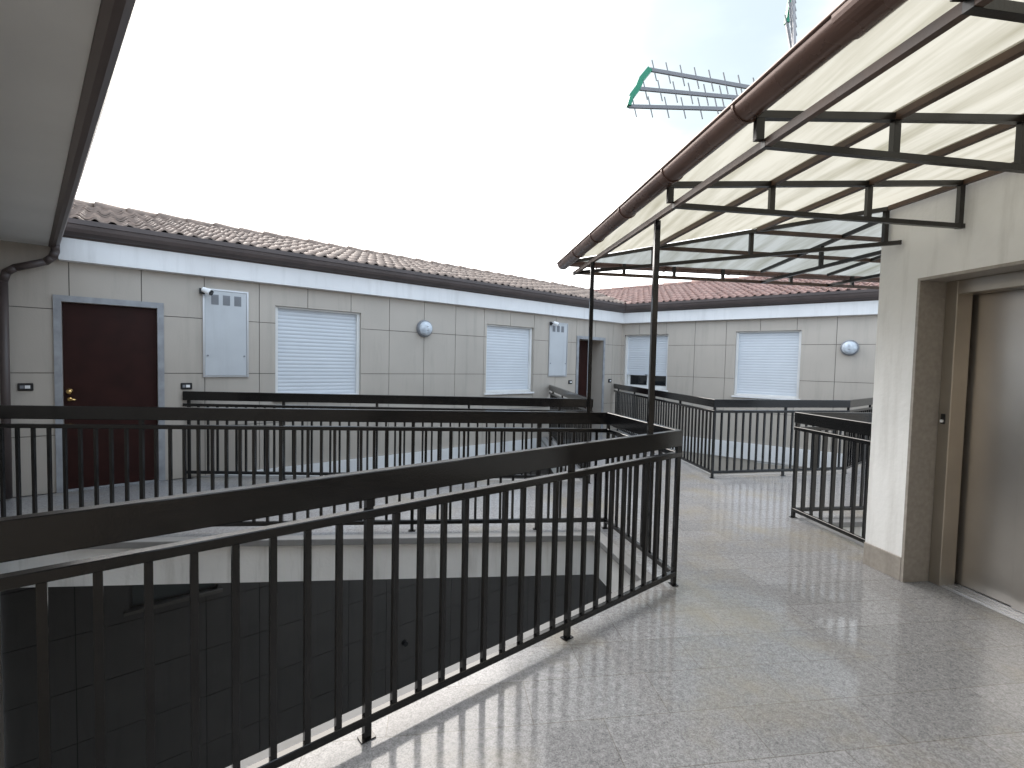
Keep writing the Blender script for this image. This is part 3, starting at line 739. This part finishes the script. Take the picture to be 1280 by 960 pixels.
# roof sheets
M_sheet = sheet_material('cream_roof_sheet', (.35, .33, .28)); M_sheet_shade = sheet_material('shaded_roof_sheet', (.215, .225, .22))  # second tint is the same sheet, far slope's duller light put into its colour
def sheet(corners, m):
    bm = bmesh.new(); top = [bm.verts.new(c) for c in corners]; bm.faces.new(top)
    bmesh.ops.subdivide_edges(bm, edges=bm.edges[:], cuts=6, use_grid_fill=True)
    for v in bm.verts: v.co.z += .004*noise.noise(v.co*2.1)
    return keep(link('roof_sheet', bm, m, smooth=True), can)
TZ = .022
ue = [-.06, .63, 1.28, UW]
for i in range(3):
    a, b = ue[i]-(.012 if i else 0), min(ue[i+1]+.012, UW-.004); TZ = .022+.003*(i % 2)
    for v0, v1 in ((-3.2, -1.2), (-1.19, 99)):
        sheet([FC(a, v0, zr(a)+TZ), FC(b, v0, zr(b)+TZ), FC(b, min(v1, hip_v(max(b, 0))+.03), zr(b)+TZ), FC(a, min(v1, hip_v(max(a, 0))+.03), zr(a)+TZ)], M_sheet)
TZ = .0185
def z2(v): return Zo+SL2*(VH0-v)
sheet([FC(-.04, VH0+.05, z2(VH0+.05)+TZ), FC(1.97, VH0+.05, z2(VH0+.05)+TZ), FC(1.97, VH1+.0, z2(VH1)+TZ)], M_sheet_shade)
sheet([FC(1.9705, VH0+.05, z2(VH0+.05)+TZ), FC(4.2, VH0+.05, z2(VH0+.05)+TZ), FC(4.2, V1_+.02, z2(V1_)+TZ), FC(1.9705, V1_+.02, z2(V1_)+TZ)], M_sheet_shade)
# gutters: half round with collars
def hgutter(P, Q, r, side, m, collars, lip=True):
    """P,Q centre line; side: outward horizontal unit vector"""
    bm = bmesh.new(); N = 16; up = Vector((0, 0, 1))
    def ring(c, r): return [c + side*(r*math.cos(a)) + up*(r*math.sin(a)) for a in [math.pi+math.pi*i/N for i in range(N+1)]]
    def half(c0, c1, r, ri):
        A = ring(c0, r); B = ring(c1, r); A2 = ring(c0, ri)[::-1]; B2 = ring(c1, ri)[::-1]
        a = [bm.verts.new(p) for p in A+A2]; b = [bm.verts.new(p) for p in B+B2]; n = len(a)
        for i in range(n): bm.faces.new((a[i], a[(i+1) % n], b[(i+1) % n], b[i]))
        return a, b
    a, b = half(P, Q, r, r-.004)
    for vs in (a, b):
        k = len(vs)//2
        for i in range(k-1): bm.faces.new((vs[i], vs[i+1], vs[len(vs)-2-i], vs[len(vs)-1-i]))
    # end plate
    d = (Q-P).normalized()
    ep = [bm.verts.new(p) for p in ring(Q, r)]; bm.faces.new(ep)
    if lip: cyl(bm, P+side*r+up*.004, Q+side*r+up*.004, .009, seg=10)
    g = keep(link('gutter', bm, m, smooth=True), can)
    mod = g.modifiers.new('e', 'EDGE_SPLIT'); mod.split_angle = rad(40)
    for s, w in collars:
        bm = bmesh.new(); c0 = P+d*s; c1 = P+d*(s+w)
        A = ring(c0, r+.006); B = ring(c1, r+.006); A2 = ring(c0, r+.0005)[::-1]; B2 = ring(c1, r+.0005)[::-1]
        a = [bm.verts.new(p) for p in A+A2]; b = [bm.verts.new(p) for p in B+B2]; n = len(a)
        for i in range(n): bm.faces.new((a[i], a[(i+1) % n], b[(i+1) % n], b[i]))
        for vs in (a, b):
            k = n//2
            for i in range(k-1): bm.faces.new((vs[i], vs[i+1], vs[n-2-i], vs[n-1-i]))
        link('collar', bm, m, g)
    return g
GU, GZ, GR = -.055, 2.585, .062
P, Q = FC(GU, -3.2, GZ+.025), FC(GU, 3.1, GZ-.035)
hgutter(P, Q, GR, -Dd, M_gutter, [(3.2-.80+k, .012) for k in (-1.5, -.75, .0, .28, .80, 1.45, 2.1, 2.75, 3.3)]+[(3.2-.80+.02, .26)])
hgutter(FC(4.2, VH0+.12, GZ-.01), FC(-.02, VH0+.12, GZ-.01), .06, Cd, M_gutter, [(.9+k*.75, .012) for k in range(5)])

# ------------------------------------------------------------------ antennas above the lift tower
def antenna(tips, roots, label, n=8):
    t = thing('tv_antenna', label, 'antenna', 'television antennas above the canopy', loc=roots[1])
    for a, b in zip(tips, roots):
        bm = bmesh.new(); a, b = Vector(a), Vector(b); bar(bm, a, b, .018, .026); bo = keep(link('boom', bm, M_ant), t)
        d = b-a
        el = (Vector(tips[0])-Vector(tips[2])).normalized()
        tilt = Vector((-.24, .05, 1)).normalized()
        for k in range(n):
            c = a+d*(.04+k*.118); bm = bmesh.new(); cyl(bm, c-tilt*.085, c+tilt*.085, .005, seg=8); link('element', bm, M_ant, bo)
    bm = bmesh.new(); pr = [Vector(p) for p in tips]; ax = (pr[1]-Vector(roots[1])).normalized()
    mid = pr[1]+ax*.02
    pts = [pr[2]+ax*.0, pr[2]*.45+mid*.55+ax*.015, mid, pr[0]*.45+mid*.55+ax*.015, pr[0]]
    for a, b in zip(pts, pts[1:]): bar(bm, a, b+(b-a)*.05, .03, .045)
    keep(link('end_bracket', bm, M_green), t)
    bm = bmesh.new(); r0 = Vector(roots[0]); r2 = Vector(roots[2]); bar(bm, r0, r2, .03, .03); keep(link('feed_bracket', bm, M_green), t)
    return t
antenna([(1.045, 3.95, 3.869), (.974, 3.95, 3.718), (.888, 3.95, 3.578)], [(1.93, 3.74, 3.600), (1.93, 3.74, 3.531), (1.93, 3.74, 3.462)],
        'silver television antenna with three booms pointing left above the canopy gutter')
antenna([(2.20, 4.02, 4.62), (2.19, 4.03, 4.46), (2.18, 4.05, 4.32)], [(2.05, 3.68, 3.86), (2.06, 3.69, 3.80), (2.07, 3.70, 3.74)],
        'second television antenna seen almost end on above the gutter, right of the three boom one', n=6)
t = thing('antenna_mast', 'grey mast with a side arm carrying the two television antennas', 'antenna mast', loc=(2.95, 3.45, 3.05))
bm = bmesh.new(); cyl(bm, (2.95, 3.45, 3.05), (2.95, 3.45, 3.95), .02, seg=16); keep(link('mast', bm, M_ant), t)
bm = bmesh.new(); cyl(bm, (2.97, 3.45, 3.6), (1.92, 3.745, 3.52), .014, seg=12); cyl(bm, (2.10, 3.695, 3.535), (2.08, 3.70, 3.86), .014, seg=12); keep(link('arm', bm, M_ant), t)
bm = bmesh.new(); cyl(bm, (2.95, 3.45, 3.05), (2.95, 3.45, 3.07), .06, seg=16); keep(link('base_plate', bm, M_ant), t)
